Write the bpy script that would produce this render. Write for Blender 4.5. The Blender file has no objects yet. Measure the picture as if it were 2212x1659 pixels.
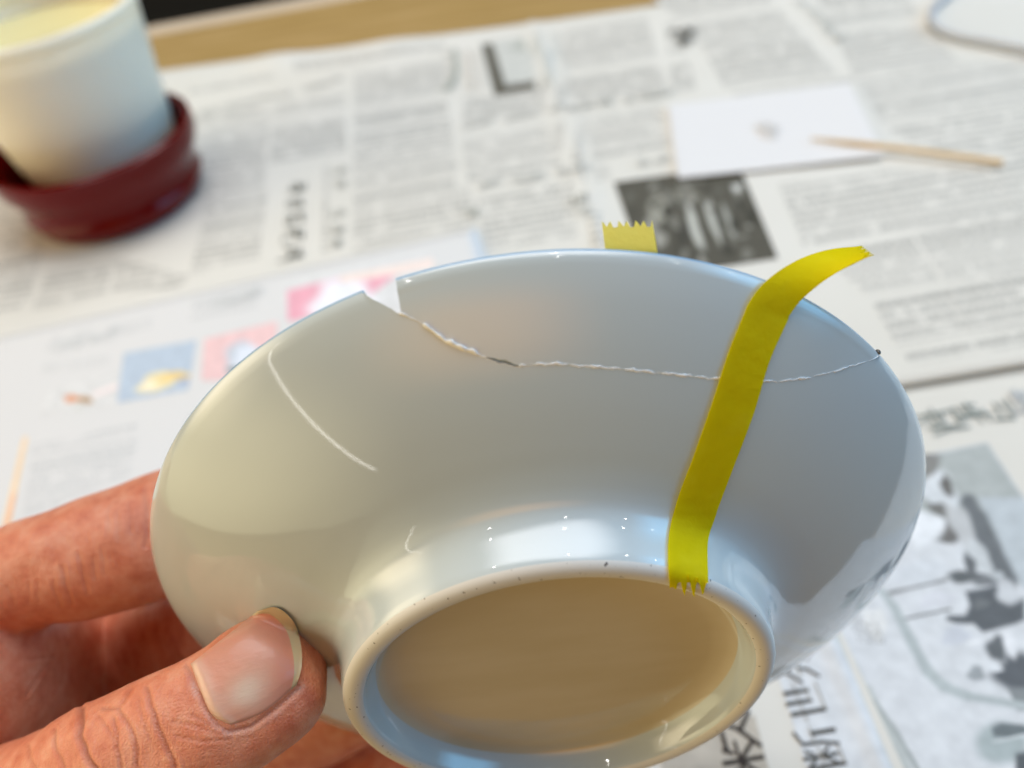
import bpy, bmesh, math, random
import numpy as np
from mathutils import Vector, Matrix
from mathutils.bvhtree import BVHTree

random.seed(7); RNG = np.random.default_rng(7)
MM = 0.001
scene = bpy.context.scene
COL = scene.collection

# ------------------------------------------------------------------ camera
FPX, CX, CY = 1700.0, 1106.0, 829.5          # focal length / centre on a 2212 x 1659 picture
CAMH = 205.0                                  # camera height above the table, mm
d1 = np.array([-295, -1666, 1700.]); d1 /= np.linalg.norm(d1)
d2 = np.array([1, -295 / 1666., 0]); d2 /= np.linalg.norm(d2)
up = np.cross(d2, d1); up = -up if up[1] > 0 else up
W = np.array([d2, d1, up])                    # camera axes -> world axes
CAMP = np.array([0, 0, CAMH])
cam_data = bpy.data.cameras.new('camera'); cam = bpy.data.objects.new('camera', cam_data); COL.objects.link(cam)
ex, ey, ez = W[:, 0], W[:, 1], W[:, 2]
mw = Matrix.Identity(4)
for i in range(3):
    mw[i][0] = ex[i]; mw[i][1] = -ey[i]; mw[i][2] = -ez[i]; mw[i][3] = CAMP[i] * MM
cam.matrix_world = mw
cam_data.sensor_width = 36; cam_data.lens = 36 * FPX / 2212
cam_data.clip_start = 0.005; cam_data.clip_end = 50
cam_data.dof.use_dof = True; cam_data.dof.focus_distance = 0.115
cam_data.dof.aperture_fstop = cam_data.lens / 2.6
scene.camera = cam

# ------------------------------------------------------------------ light
world = bpy.data.worlds.new('World'); scene.world = world; world.use_nodes = True
bg = world.node_tree.nodes['Background']; bg.inputs[0].default_value = (1.0, 0.70, 0.38, 1); bg.inputs[1].default_value = 0.02
def area(name, loc, target, size, size_y, power, color, shape='RECTANGLE', upv=None, soft=0):
    l = bpy.data.lights.new(name, 'AREA'); l.shape = shape; l.size = size; l.energy = power; l.color = color
    if shape == 'RECTANGLE': l.size_y = size_y
    if soft:                                           # output fades towards the edges, for soft reflections
        l.use_nodes = True; nt = l.node_tree; em = nt.nodes['Emission']; ge = nt.nodes.new('ShaderNodeNewGeometry'); sx = nt.nodes.new('ShaderNodeSeparateXYZ'); nt.links.new(ge.outputs['Parametric'], sx.inputs[0]); last = None
        for ax in (0, 1):
            mr = nt.nodes.new('ShaderNodeMath'); mr.operation = 'PINGPONG'; mr.inputs[1].default_value = 0.5; nt.links.new(sx.outputs[ax], mr.inputs[0])
            sr = nt.nodes.new('ShaderNodeMapRange'); sr.interpolation_type = 'SMOOTHSTEP'; sr.inputs[1].default_value = 0.0; sr.inputs[2].default_value = soft; nt.links.new(mr.outputs[0], sr.inputs[0])
            if last is None: last = sr.outputs[0]
            else:
                mu = nt.nodes.new('ShaderNodeMath'); mu.operation = 'MULTIPLY'; nt.links.new(last, mu.inputs[0]); nt.links.new(sr.outputs[0], mu.inputs[1]); last = mu.outputs[0]
        sc_ = nt.nodes.new('ShaderNodeMath'); sc_.operation = 'MULTIPLY'; sc_.inputs[1].default_value = 1 / (1 - soft) ** 2; nt.links.new(last, sc_.inputs[0]); nt.links.new(sc_.outputs[0], em.inputs['Strength'])
    o = bpy.data.objects.new(name, l); COL.objects.link(o); o.location = loc
    z = (Vector(loc) - Vector(target)).normalized()
    if upv is None: o.rotation_euler = (-z).to_track_quat('-Z', 'Y').to_euler()
    else:                                              # long side of the lamp along upv
        y = (Vector(upv) - z * Vector(upv).dot(z)).normalized(); x = y.cross(z)
        o.rotation_euler = Matrix((x, y, z)).transposed().to_euler()
    return o
area('ceiling_light', (0.3, 1.0, 2.3), (0.1, 0.45, 0), 3.2, 2.4, 66, (0.96, 0.97, 1.0), soft=0.3)
area('window_light', (1.95, -0.12, 0.95), (0, 0.1, 0.08), 2.4, 1.9, 31, (0.18, 0.58, 1.0), soft=0.35)
area('left_warm_fill', (-2.0, -0.85, -0.05), (0, 0.1, 0.07), 4.2, 2.4, 24, (1.0, 0.90, 0.54), soft=0.45)  # unseen fill, added to warm and lift the bowl's left side
area('cup_fill', (-1.9, 0.15, 0.75), (-0.1, 0.3, 0.03), 2.6, 1.6, 24, (1.0, 0.84, 0.56), soft=0.4)  # unseen fill, added to brighten the cup from the left
area('base_warm_fill', (-0.3, -1.6, 1.1), (0, 0.1, 0.08), 2.2, 1.4, 6.0, (1.0, 0.40, 0.02), soft=0.45)  # unseen orange fill, added to turn the recessed base brown
for lx in (-0.67, 0.40, 1.47, 2.45):                    # two rows of ceiling downlights
    for ly in (-0.32, 0.40): area('downlight', (lx, ly, 1.75), (lx, ly, 0), 0.05, 0, 0.5, (1.0, 0.97, 0.92), 'DISK')
area('strip_light', (-1.34, -0.96, 0.55), (0, 0.06, 0.1), 0.014, 2.1, 0.75, (1.0, 0.97, 0.92), upv=(-0.56, 1.48, 1.22))
scene.view_settings.view_transform = 'Standard'; scene.view_settings.look = 'None'
scene.view_settings.exposure = -0.15; scene.view_settings.gamma = 1.0
scene.render.engine = 'CYCLES'
scene.cycles.use_denoising = True
scene.cycles.max_bounces = 8; scene.cycles.transparent_max_bounces = 24

# ------------------------------------------------------------------ helpers
def ray(px, py):
    return W @ np.array([(px - CX) / FPX, (py - CY) / FPX, 1.0])
def at(px, py, depth):                        # point on the sight line at a given depth, mm
    return CAMP + ray(px, py) * depth
def tab(px, py, z=0.0):                       # point of the table plane, mm
    r = ray(px, py); return CAMP + r * ((z - CAMH) / r[2])
def proj(P):
    c = (np.asarray(P) - CAMP) @ W
    return CX + FPX * c[..., 0] / c[..., 2], CY + FPX * c[..., 1] / c[..., 2], c[..., 2]
def link(name, me, mat=None, parent=None):
    o = bpy.data.objects.new(name, me); COL.objects.link(o)
    if mat is not None and len(me.materials) == 0: me.materials.append(mat)
    if parent is not None: o.parent = parent; o.matrix_parent_inverse = parent.matrix_world.inverted() if parent.type != 'EMPTY' else PINV[parent.name]
    return o
PINV = {}
def tag(o, label, cat=None, group=None, kind=None):
    o['label'] = label
    if cat: o['category'] = cat
    if group: o['group'] = group
    if kind: o['kind'] = kind
    return o
def empty(name, loc, label, cat, group=None):
    o = bpy.data.objects.new(name, None); COL.objects.link(o); o.empty_display_size = 0.02
    o.location = Vector(loc) * MM; PINV[o.name] = Matrix.Translation(-Vector(loc) * MM)
    return tag(o, label, cat, group)
def mesh(name, V, F, smooth=True, sharp=None):
    me = bpy.data.meshes.new(name); me.from_pydata([tuple(np.asarray(v) * MM) for v in V], [], F)
    me.validate(); me.update()
    if smooth:
        me.polygons.foreach_set('use_smooth', [True] * len(me.polygons))
        if sharp: me.set_sharp_from_angle(angle=math.radians(sharp))
    return me
def grid_faces(n, m, closed_n=False, closed_m=False, off=0):
    F = []
    for i in range(n if closed_n else n - 1):
        for j in range(m if closed_m else m - 1):
            a = i * m + j; b = ((i + 1) % n) * m + j; c = ((i + 1) % n) * m + (j + 1) % m; d = i * m + (j + 1) % m
            F.append((off + a, off + b, off + c, off + d))
    return F
def fix_normals(me):
    bm = bmesh.new(); bm.from_mesh(me); bmesh.ops.recalc_face_normals(bm, faces=bm.faces); bm.to_mesh(me); bm.free()
def smoothstep(a, b, x): t = np.clip((x - a) / (b - a), 0, 1); return t * t * (3 - 2 * t)

# ------------------------------------------------------------------ materials
def mat(name, color=(0.8, 0.8, 0.8), rough=0.5, **kw):
    m = bpy.data.materials.new(name); m.use_nodes = True
    p = m.node_tree.nodes['Principled BSDF']
    p.inputs['Base Color'].default_value = (*color, 1); p.inputs['Roughness'].default_value = rough
    for k, v in kw.items():
        p.inputs[k.replace('_', ' ')].default_value = v
    return m
def nn(m, t, **kw):
    n = m.node_tree.nodes.new(t)
    for k, v in kw.items(): setattr(n, k, v)
    return n
def lk(m, a, b): m.node_tree.links.new(a, b)
def P(m): return m.node_tree.nodes['Principled BSDF']
def noise(m, scale, detail=4, rough=0.55, coord='Object', stretch=None):
    tc = nn(m, 'ShaderNodeTexCoord'); n = nn(m, 'ShaderNodeTexNoise'); n.inputs['Scale'].default_value = scale
    n.inputs['Detail'].default_value = detail; n.inputs['Roughness'].default_value = rough
    if stretch:
        mp = nn(m, 'ShaderNodeMapping'); mp.inputs['Scale'].default_value = stretch
        lk(m, tc.outputs[coord], mp.inputs[0]); lk(m, mp.outputs[0], n.inputs['Vector'])
    else: lk(m, tc.outputs[coord], n.inputs['Vector'])
    return n
def ramp(m, fac, stops):
    r = nn(m, 'ShaderNodeValToRGB'); e = r.color_ramp.elements
    while len(e) < len(stops): e.new(0.5)
    for k, (pos, c) in enumerate(stops): e[k].position = pos; e[k].color = (*c, 1)
    lk(m, fac, r.inputs[0]); return r
def bump(m, h, strength, dist):
    b = nn(m, 'ShaderNodeBump'); b.inputs['Strength'].default_value = strength; b.inputs['Distance'].default_value = dist
    lk(m, h, b.inputs['Height']); lk(m, b.outputs[0], P(m).inputs['Normal']); return b

m_glaze = mat('porcelain_glaze', (0.56, 0.625, 0.635), 0.06, Coat_Weight=0.35, Coat_Roughness=0.03, IOR=1.55)
n_ = noise(m_glaze, 55, 3); bump(m_glaze, n_.outputs[0], 0.07, 0.0004)
n_ = noise(m_glaze, 38, 5, 0.65); r_ = ramp(m_glaze, n_.outputs[0], [(0.35, (0.03, 0.03, 0.03)), (0.75, (0.085, 0.085, 0.085))]); lk(m_glaze, r_.outputs[0], P(m_glaze).inputs['Roughness'])
n_ = noise(m_glaze, 900, 1, 0.5); r_ = ramp(m_glaze, n_.outputs[0], [(0.0, (0.56, 0.625, 0.635)), (0.85, (0.56, 0.625, 0.635)), (0.87, (0.16, 0.14, 0.11)), (1.0, (0.12, 0.1, 0.08))]); lk(m_glaze, r_.outputs[0], P(m_glaze).inputs['Base Color'])
m_base = mat('base_warm_light_tint', (0.60, 0.505, 0.335), 0.09, Coat_Weight=0.3, IOR=1.55); n_ = noise(m_base, 45, 3); bump(m_base, n_.outputs[0], 0.12, 0.0006)  # tan tone of warm light in the recess, put into the colour
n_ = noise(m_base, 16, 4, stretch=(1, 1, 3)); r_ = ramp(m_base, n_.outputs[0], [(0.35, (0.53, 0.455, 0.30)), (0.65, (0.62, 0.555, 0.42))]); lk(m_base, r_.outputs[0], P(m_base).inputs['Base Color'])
m_rim = mat('rim_blue_reflection', (0.30, 0.46, 0.62), 0.05, IOR=1.5)  # blue light reflected by the lip, painted in as its colour
m_break = mat('broken_porcelain', (0.80, 0.80, 0.78), 0.6)
m_foot = mat('unglazed_foot', (0.62, 0.56, 0.46), 0.5)
n_ = noise(m_foot, 1500, 2, 0.5); r_ = ramp(m_foot, n_.outputs[0], [(0.0, (0.70, 0.68, 0.63)), (0.70, (0.70, 0.68, 0.63)), (0.73, (0.07, 0.045, 0.03)), (1.0, (0.04, 0.03, 0.02))]); lk(m_foot, r_.outputs[0], P(m_foot).inputs['Base Color'])
m_glue = mat('clear_glue', (0.93, 0.93, 0.92), 0.12, Coat_Weight=0.5)
m_tape = mat('yellow_washi_tape', (0.82, 0.69, 0.001), 0.7, Specular_IOR_Level=0.15)
# tape: thin paper that lets light through
tr = nn(m_tape, 'ShaderNodeBsdfTranslucent'); tr.inputs[0].default_value = (0.95, 0.86, 0.002, 1)
mx = nn(m_tape, 'ShaderNodeMixShader'); mx.inputs[0].default_value = 0.5
lk(m_tape, P(m_tape).outputs[0], mx.inputs[1]); lk(m_tape, tr.outputs[0], mx.inputs[2]); lk(m_tape, mx.outputs[0], m_tape.node_tree.nodes['Material Output'].inputs[0])
n_ = noise(m_tape, 700, 6, 0.65); bump(m_tape, n_.outputs[0], 0.5, 0.0005)
n2_ = noise(m_tape, 160, 4, 0.6); r2_ = ramp(m_tape, n2_.outputs[0], [(0.3, (0.86, 0.73, 0.001)), (0.55, (0.89, 0.77, 0.001)), (0.75, (0.91, 0.81, 0.02))]); lk(m_tape, r2_.outputs[0], P(m_tape).inputs['Base Color'])

# ------------------------------------------------------------------ porcelain bowl
R_RIM, H_BOWL = 66.0, 23.3
BC = np.array([0.0, 75.1, 82.0]); BA = np.array([0.0388, 0.99674, -0.07075]); BA /= np.linalg.norm(BA)
BF = BC - BA * H_BOWL
BU = np.cross([0, 0, 1.0], BA); BU /= np.linalg.norm(BU)         # roughly -X or +X
BU = BU if BU[0] > 0 else -BU
BV = np.cross(BU, BA); BV = BV if BV[2] > 0 else -BV             # roughly up
def bw(r, th, z):
    r, th, z = np.broadcast_arrays(r, th, z)
    return BF + (r * np.cos(th))[..., None] * BU + (r * np.sin(th))[..., None] * BV + z[..., None] * BA
PR = np.array([35.8, 37.2, 39.5, 44, 50, 55, 59.5, 62.6, 64.6, 65.6, 66.0])
PZ = np.array([8.3, 9.1, 10.0, 11.4, 13.6, 15.9, 18.4, 20.4, 21.9, 22.75, 23.3])
FOOT = [(0, 5.4), (10, 5.4), (20, 5.6), (24.5, 5.8), (27.2, 5.5), (28.8, 4.5), (29.7, 2.8), (30.1, 1.4), (30.4, 0.55), (31.2, 0.08), (32.2, 0.02), (33.0, 0.35), (33.5, 1.0), (33.75, 2.2), (34.0, 3.8), (34.3, 5.4), (34.7, 6.7), (35.2, 7.6)]
def hermite(x, X, Y):
    m = np.gradient(Y, X); x = np.asarray(x, float)
    i = np.clip(np.searchsorted(X, x) - 1, 0, len(X) - 2); h = X[i + 1] - X[i]; t = (x - X[i]) / h
    return (2*t**3-3*t**2+1)*Y[i] + (t**3-2*t**2+t)*h*m[i] + (-2*t**3+3*t**2)*Y[i+1] + (t**3-t**2)*h*m[i+1]
def zprof(r): return hermite(r, PR, PZ)
_pz = np.array([p[1] for p in FOOT[10:]] + list(PZ)); _pr = np.array([p[0] for p in FOOT[10:]] + list(PR))
def hit(px, py):                                # where a sight line first meets the outside of the bowl: theta, r, z
    r_ = ray(px, py); s = np.arange(60, 260, 0.05); p = CAMP + s[:, None] * r_ - BF
    z = p @ BA; u = p @ BU; v = p @ BV; rr = np.hypot(u, v)
    ins = (z > 0.02) & (z < H_BOWL) & (rr < np.interp(z, _pz, _pr))
    if not ins.any():
        k = np.argmin(np.abs(rr - R_RIM) + np.abs(z - H_BOWL)); return math.atan2(v[k], u[k]), R_RIM, H_BOWL, s[k]
    k = np.argmax(ins); return math.atan2(v[k], u[k]), rr[k], z[k], s[k]
CRACK_PX = [(780, 626), (862, 676), (905, 694), (935, 716), (965, 738), (1010, 756), (1050, 772), (1080, 784), (1112, 791), (1150, 788), (1200, 786), (1260, 791), (1330, 796), (1400, 803), (1470, 810), (1540, 818), (1610, 824), (1680, 824), (1740, 817), (1800, 803), (1860, 784), (1900, 768)]
cr = [hit(*p) for p in CRACK_PX]
CT = np.array([c[0] for c in cr]); CR_ = np.array([c[1] for c in cr]); CR_[0] = CR_[-1] = R_RIM
order = np.argsort(CT); cth, crr = CT[order], CR_[order]
def jag(th, amp=0.045):
    return amp * (np.sin(th * 173) + 0.7 * np.sin(th * 311 + 1) + 0.6 * np.sin(th * 547 + 2) + 0.5 * np.sin(th * 911))
def crack_r(th):
    r = np.interp(th, cth, crr); e = np.minimum(th - cth[0], cth[-1] - th)
    return np.where((th > cth[0]) & (th < cth[-1]), np.minimum(R_RIM, r + jag(th) * np.clip(e / 0.05, 0, 1)), R_RIM)
bowl = empty('porcelain_bowl', BF, 'white porcelain bowl turned on its side, broken rim piece glued back in', 'bowl')
NB, NI = 34, 30
TH = 1.9
IR = np.array([0, 15, 26, 32, 37, 42, 47, 52, 57, 61, 63.3, 64.2]); IZ = np.array([9.6, 9.7, 10.0, 10.6, 11.5, 12.8, 14.5, 16.5, 19.0, 21.5, 23.0, 23.6])
def zin(r): return hermite(r, IR, IZ)
def column_body(th):
    rt = float(crack_r(np.array(th))); rim = rt >= R_RIM - 1e-3
    pts = [(r, z) for r, z in FOOT]
    u = np.linspace(0, 1, NB) ** 0.9
    rr = 35.8 + (rt - 35.8) * u; pts += list(zip(rr, zprof(rr)))
    ri = rt - 1.8
    if rim: pts += [(66.02, 23.75), (65.75, 24.15), (65.2, 24.3), (64.65, 24.1)]
    else:
        z0, z1 = float(zprof(rt)), float(zin(ri)); pts += [(rt + (ri - rt) * k / 5, z0 + (z1 - z0) * k / 5) for k in range(1, 5)]
    rr = ri * (1 - np.linspace(0, 1, NI)); pts += list(zip(rr, zin(rr)))
    return np.array(pts)
ths = np.unique(np.concatenate([np.linspace(0, 2 * np.pi, 361)[:-1], np.linspace(cth[0] - 0.01, cth[-1] + 0.01, 420)]))
cols = [column_body(t) for t in ths]
m_ = len(cols[0])
def squash(r, t):
    g = math.exp(-(((math.degrees(t) + 180) % 360 - 180 + 98) / 30) ** 2); return np.where(r > 36, 36 + (r - 36) * (1 - 0.2 * g), r)
V = np.concatenate([bw(squash(c[:, 0], t), np.full(m_, t), c[:, 1]) for c, t in zip(cols, ths)])
me = mesh('body', V, grid_faces(len(ths), m_, closed_n=True), True, 50)
fix_normals(me)
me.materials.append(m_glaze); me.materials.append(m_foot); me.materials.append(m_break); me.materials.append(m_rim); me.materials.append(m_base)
n = len(ths); idx = 0; mi = np.zeros(len(me.polygons), int)
cen = np.zeros(len(me.polygons) * 3); me.polygons.foreach_get('center', cen); cen = cen.reshape(-1, 3) / MM - BF
ca = cen @ BA; crd = np.hypot(cen @ BU, cen @ BV); cang = np.arctan2(cen @ BV, cen @ BU)
mi[(ca < 0.7) & (crd > 30.2) & (crd < 33.3)] = 1
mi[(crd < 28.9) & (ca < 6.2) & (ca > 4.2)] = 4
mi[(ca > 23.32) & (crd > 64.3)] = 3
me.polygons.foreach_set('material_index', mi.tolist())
body = link('body', me, None, bowl)

# the broken piece, set back along the crack with a thin gap
cn = 300
tb = np.linspace(cth[-3] + 0.35 * (CT[1] - CT[2]) , cth[0] + 0.004, cn)            # bottom edge, from the notch to the right tip
tb = np.linspace(CT[1] - 0.004, cth[0] + 0.004, cn)
tl = hit(853, 601)[0]
tt = np.linspace(tl, cth[0] + 0.004, cn)
gap = 0.03 + 0.5 * np.exp(-((np.degrees(tb) - 90.4) / 1.7) ** 2) + 0.01 * np.sin(tb * 230)
rb = np.minimum(crack_r(tb) + gap, R_RIM - 0.03)
V = []; NS = 22
for k in range(cn):
    u = np.linspace(0, 1, NS); r = rb[k] + (R_RIM - rb[k]) * u; t = tb[k] + (tt[k] - tb[k]) * u
    z = zprof(r) - 0.05
    ri = np.linspace(1, 0, NS); rn0 = rb[k] - 1.6 - 1.5 * (gap[k] - 0.03); rin = rn0 + (R_RIM - 1.8 - rn0) * ri; tin = tb[k] + (tt[k] - tb[k]) * ri
    V.append(bw(r, t, z)); V.append(bw(np.array([66.02, 65.75, 65.2, 64.65]), np.full(4, tt[k]), np.array([23.70, 24.10, 24.25, 24.05])))
    V.append(bw(rin, tin, zin(rin) - 0.05))
V = np.concatenate(V); mm_ = 2 * NS + 4
F = grid_faces(cn, mm_, closed_m=True) + [tuple(range(mm_)), tuple(range((cn - 1) * mm_, cn * mm_))]
me = mesh('broken_piece', V, F, True, 40); fix_normals(me)
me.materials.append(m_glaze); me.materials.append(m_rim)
cen = np.zeros(len(me.polygons) * 3); me.polygons.foreach_get('center', cen); cen = cen.reshape(-1, 3) / MM - BF
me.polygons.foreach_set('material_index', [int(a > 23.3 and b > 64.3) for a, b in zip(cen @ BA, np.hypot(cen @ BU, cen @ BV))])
link('broken_piece', me, None, bowl)['label'] = 'curved rim piece glued back above the crack'

# glue squeezed out along the crack, uneven, with a bead at the right end
gt = np.linspace(CT[1], cth[0], 520); V = []; gm = 7
for k, t in enumerate(gt):
    deg = math.degrees(t)
    w = 0.16 + 0.05 * math.sin(t * 61) + 0.05 * math.sin(t * 143 + 1) + 0.02 * math.sin(t * 390)
    if 88.5 < deg < 92: w *= 0.3
    if 93.5 < deg < 99: w += 0.26 + 0.08 * math.sin(t * 300)
    w = max(w, 0.05)
    rc = float(crack_r(np.array(t))) - 0.02 + 0.03 * math.sin(t * 97); zc = float(zprof(min(rc, 66)))
    for j in range(gm):
        a = 2 * math.pi * j / gm
        V.append(bw(np.array(min(rc + w * 1.25 * math.cos(a), 66.05)), np.array(t), np.array(zc + w * 0.34 * math.sin(a)))[()])
me = mesh('glue_seam', V, grid_faces(len(gt), gm, closed_m=True), True); fix_normals(me)
link('glue_seam', me, m_glue, bowl)
bm = bmesh.new(); bmesh.ops.create_icosphere(bm, subdivisions=2, radius=1)
for v in bm.verts: v.co *= 1 + 0.12 * math.sin(v.co.x * 5 + v.co.y * 3)
me = bpy.data.meshes.new('glue_bead'); p0 = bw(np.array(66.05), np.array(cth[0] + 0.006), np.array(23.6)) 
for v in bm.verts: v.co = (Vector(v.co) * 0.42 + Vector(p0)) * MM
bm.to_mesh(me); bm.free(); me.polygons.foreach_set('use_smooth', [True] * len(me.polygons))
m_bead = mat('dark_glue_bead', (0.16, 0.14, 0.11), 0.08, Transmission_Weight=0.5)
link('glue_bead', me, m_bead, bowl)

# ------------------------------------------------------------------ tape
def on_bowl(px, py, lift):
    t, r, z, s = hit(px, py); e = 0.4
    if z < 8.2: nr, nz = 0.97, -0.2
    else:
        sl = float(zprof(min(r + e, 66)) - zprof(max(r - e, 35.9))) / (2 * e); nr, nz = sl, -1.0
    L = math.hypot(nr, nz); return bw(np.array(r + lift * nr / L), np.array(t), np.array(z + lift * nz / L))
def ribbon(name, Lc, Rc, m, thick, label, parent=None, zig0=0, zig1=0, nw=8):
    # Lc, Rc: matching 3D points of the two long edges
    Lc, Rc = np.array(Lc), np.array(Rc); n = len(Lc); V = []
    tang = np.gradient((Lc + Rc) / 2, axis=0); tang /= np.linalg.norm(tang, axis=1)[:, None]
    wd = Rc - Lc; nor = np.cross(tang, wd); nor /= np.linalg.norm(nor, axis=1)[:, None]
    nw = 24
    top = np.zeros((n, nw + 1, 3))
    for j in range(nw + 1):
        b = j / nw; q = Lc * (1 - b) + Rc * b
        tri = abs(((b * 6) % 1) - 0.5) * 2
        tri2 = abs(((b * 4.6 + 0.2) % 1) - 0.5) * 2 + 0.4 * math.sin(b * 23)
        q = q.copy(); q[0] -= tang[0] * zig0 * (tri2 - 0.5); q[-1] += tang[-1] * zig1 * (tri + 0.3 * math.sin(b * 19) - 0.5)
        top[:, j] = q
    bot = top - nor[:, None] * thick
    V = np.concatenate([top.reshape(-1, 3), bot.reshape(-1, 3)]); k = nw + 1; o = n * k
    F = grid_faces(n, k) + [tuple(reversed(f)) for f in grid_faces(n, k, off=o)]
    for i in range(n - 1):
        F.append((i * k, i * k + o, (i + 1) * k + o, (i + 1) * k)); F.append((i * k + nw, (i + 1) * k + nw, (i + 1) * k + nw + o, i * k + nw + o))
    for j in range(nw):
        F.append((j, j + 1, j + 1 + o, j + o)); a = (n - 1) * k + j; F.append((a, a + o, a + 1 + o, a + 1))
    me = mesh(name, V, F, True, 40); fix_normals(me)
    return link(name, me, m, parent)
def resample(pts, n):
    pts = np.array(pts, float); d = np.r_[0, np.cumsum(np.linalg.norm(np.diff(pts, axis=0), axis=1))]; s = np.linspace(0, d[-1], n)
    X = d / d[-1]; s = s / d[-1]
    return np.stack([hermite(s, X, pts[:, k]) for k in range(pts.shape[1])], 1)
Lp = resample([(1443, 1268), (1440, 1215), (1441, 1165), (1457, 1090), (1495, 985), (1535, 870), (1575, 748), (1608, 668)], 70)
Rp = resample([(1526, 1268), (1524, 1215), (1525, 1170), (1543, 1110), (1582, 1005), (1625, 890), (1662, 770), (1698, 690)], 70)
L3 = [on_bowl(x, y, 0.32) for x, y in Lp]; R3 = [on_bowl(x, y, 0.32) for x, y in Rp]
# the free end rises past the rim and curls away to the right
dl = proj(L3[-1])[2]; dr = proj(R3[-1])[2]
Lf = resample([(1608, 668), (1640, 622), (1690, 580), (1745, 553), (1800, 539), (1856, 534)], 30)[1:]
Rf = resample([(1698, 690), (1730, 648), (1765, 618), (1803, 592), (1845, 570), (1880, 553)], 30)[1:]
for k in range(29):
    u = (k + 1) / 29; L3.append(at(*Lf[k], dl - 1.5 * u + 9 * u * u)); R3.append(at(*Rf[k], dr - 2.5 * u + 1.0 * u * u))
front_tape = ribbon('tape_strip', L3, R3, m_tape, 0.12, '', zig0=2.6, zig1=1.2)
tag(front_tape, 'long yellow paper tape strip across the crack, free end curling past the rim', 'tape')
# second strip: on the inside of the bowl, torn end standing above the rim
bt = proj(bw(np.array(65.0), np.array(math.radians(82)), np.array(24.2)))[2]
L3 = [at(1301, 488, bt + 3.0), at(1304, 515, bt + 2.2), at(1308, 545, bt + 1.8), at(1312, 580, bt + 3), at(1316, 640, bt + 5.5)][::-1]
R3 = [at(1410, 486, bt + 3.0), at(1415, 515, bt + 2.2), at(1420, 548, bt + 1.8), at(1424, 582, bt + 3), at(1428, 640, bt + 5.5)][::-1]
m_tape2 = m_tape.copy(); m_tape2.name = 'yellow_washi_tape_backlit'  # same tape; light coming through it is put in as paler colour
for n_ in m_tape2.node_tree.nodes:
    if n_.type == 'VALTORGB':
        for e_ in n_.color_ramp.elements: e_.color = (0.86, 0.78, 0.20, 1)
    if n_.type == 'BSDF_TRANSLUCENT': n_.inputs[0].default_value = (0.92, 0.84, 0.25, 1)
back_tape = ribbon('tape_strip', resample(L3, 30), resample(R3, 30), m_tape2, 0.12, '', zig1=1.3)
tag(back_tape, 'short yellow tape end with zigzag cut standing up behind the top rim', 'tape')

# ------------------------------------------------------------------ hand
m_skin = mat('skin', (0.62, 0.30, 0.19), 0.42, Subsurface_Weight=0.25, Subsurface_Scale=0.003)
P(m_skin).inputs['Subsurface Radius'].default_value = (1.0, 0.35, 0.2)
n1 = noise(m_skin, 260, 5, 0.6); r1 = ramp(m_skin, n1.outputs[0], [(0.3, (0.60, 0.16, 0.08)), (0.5, (0.72, 0.25, 0.135)), (0.7, (0.78, 0.34, 0.205))])
at_ = nn(m_skin, 'ShaderNodeAttribute'); at_.attribute_name = 'crease'
mc = nn(m_skin, 'ShaderNodeMix'); mc.data_type = 'RGBA'; lk(m_skin, at_.outputs['Fac'], mc.inputs[0]); lk(m_skin, r1.outputs[0], mc.inputs[6]); mc.inputs[7].default_value = (0.42, 0.13, 0.07, 1)
ad_ = nn(m_skin, 'ShaderNodeAttribute'); ad_.attribute_name = 'dry'
md = nn(m_skin, 'ShaderNodeMix'); md.data_type = 'RGBA'; lk(m_skin, ad_.outputs['Fac'], md.inputs[0]); lk(m_skin, mc.outputs[2], md.inputs[6]); md.inputs[7].default_value = (0.80, 0.62, 0.54, 1)
lk(m_skin, md.outputs[2], P(m_skin).inputs['Base Color'])
nf = noise(m_skin, 1400, 6, 0.65); vf = nn(m_skin, 'ShaderNodeTexVoronoi'); vf.inputs['Scale'].default_value = 1700; vf.feature = 'DISTANCE_TO_EDGE'
tc = nn(m_skin, 'ShaderNodeTexCoord'); lk(m_skin, tc.outputs['Object'], vf.inputs['Vector'])
mm1 = nn(m_skin, 'ShaderNodeMath', operation='ADD'); lk(m_skin, nf.outputs[0], mm1.inputs[0]); lk(m_skin, vf.outputs['Distance'], mm1.inputs[1])
fw = noise(m_skin, 1.0, 5, 0.6, stretch=(1500, 260, 260)); mm2 = nn(m_skin, 'ShaderNodeMath', operation='MULTIPLY_ADD'); lk(m_skin, fw.outputs[0], mm2.inputs[0]); mm2.inputs[1].default_value = 1.6; lk(m_skin, mm1.outputs[0], mm2.inputs[2])
bump(m_skin, mm2.outputs[0], 0.45, 0.0004)

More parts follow.
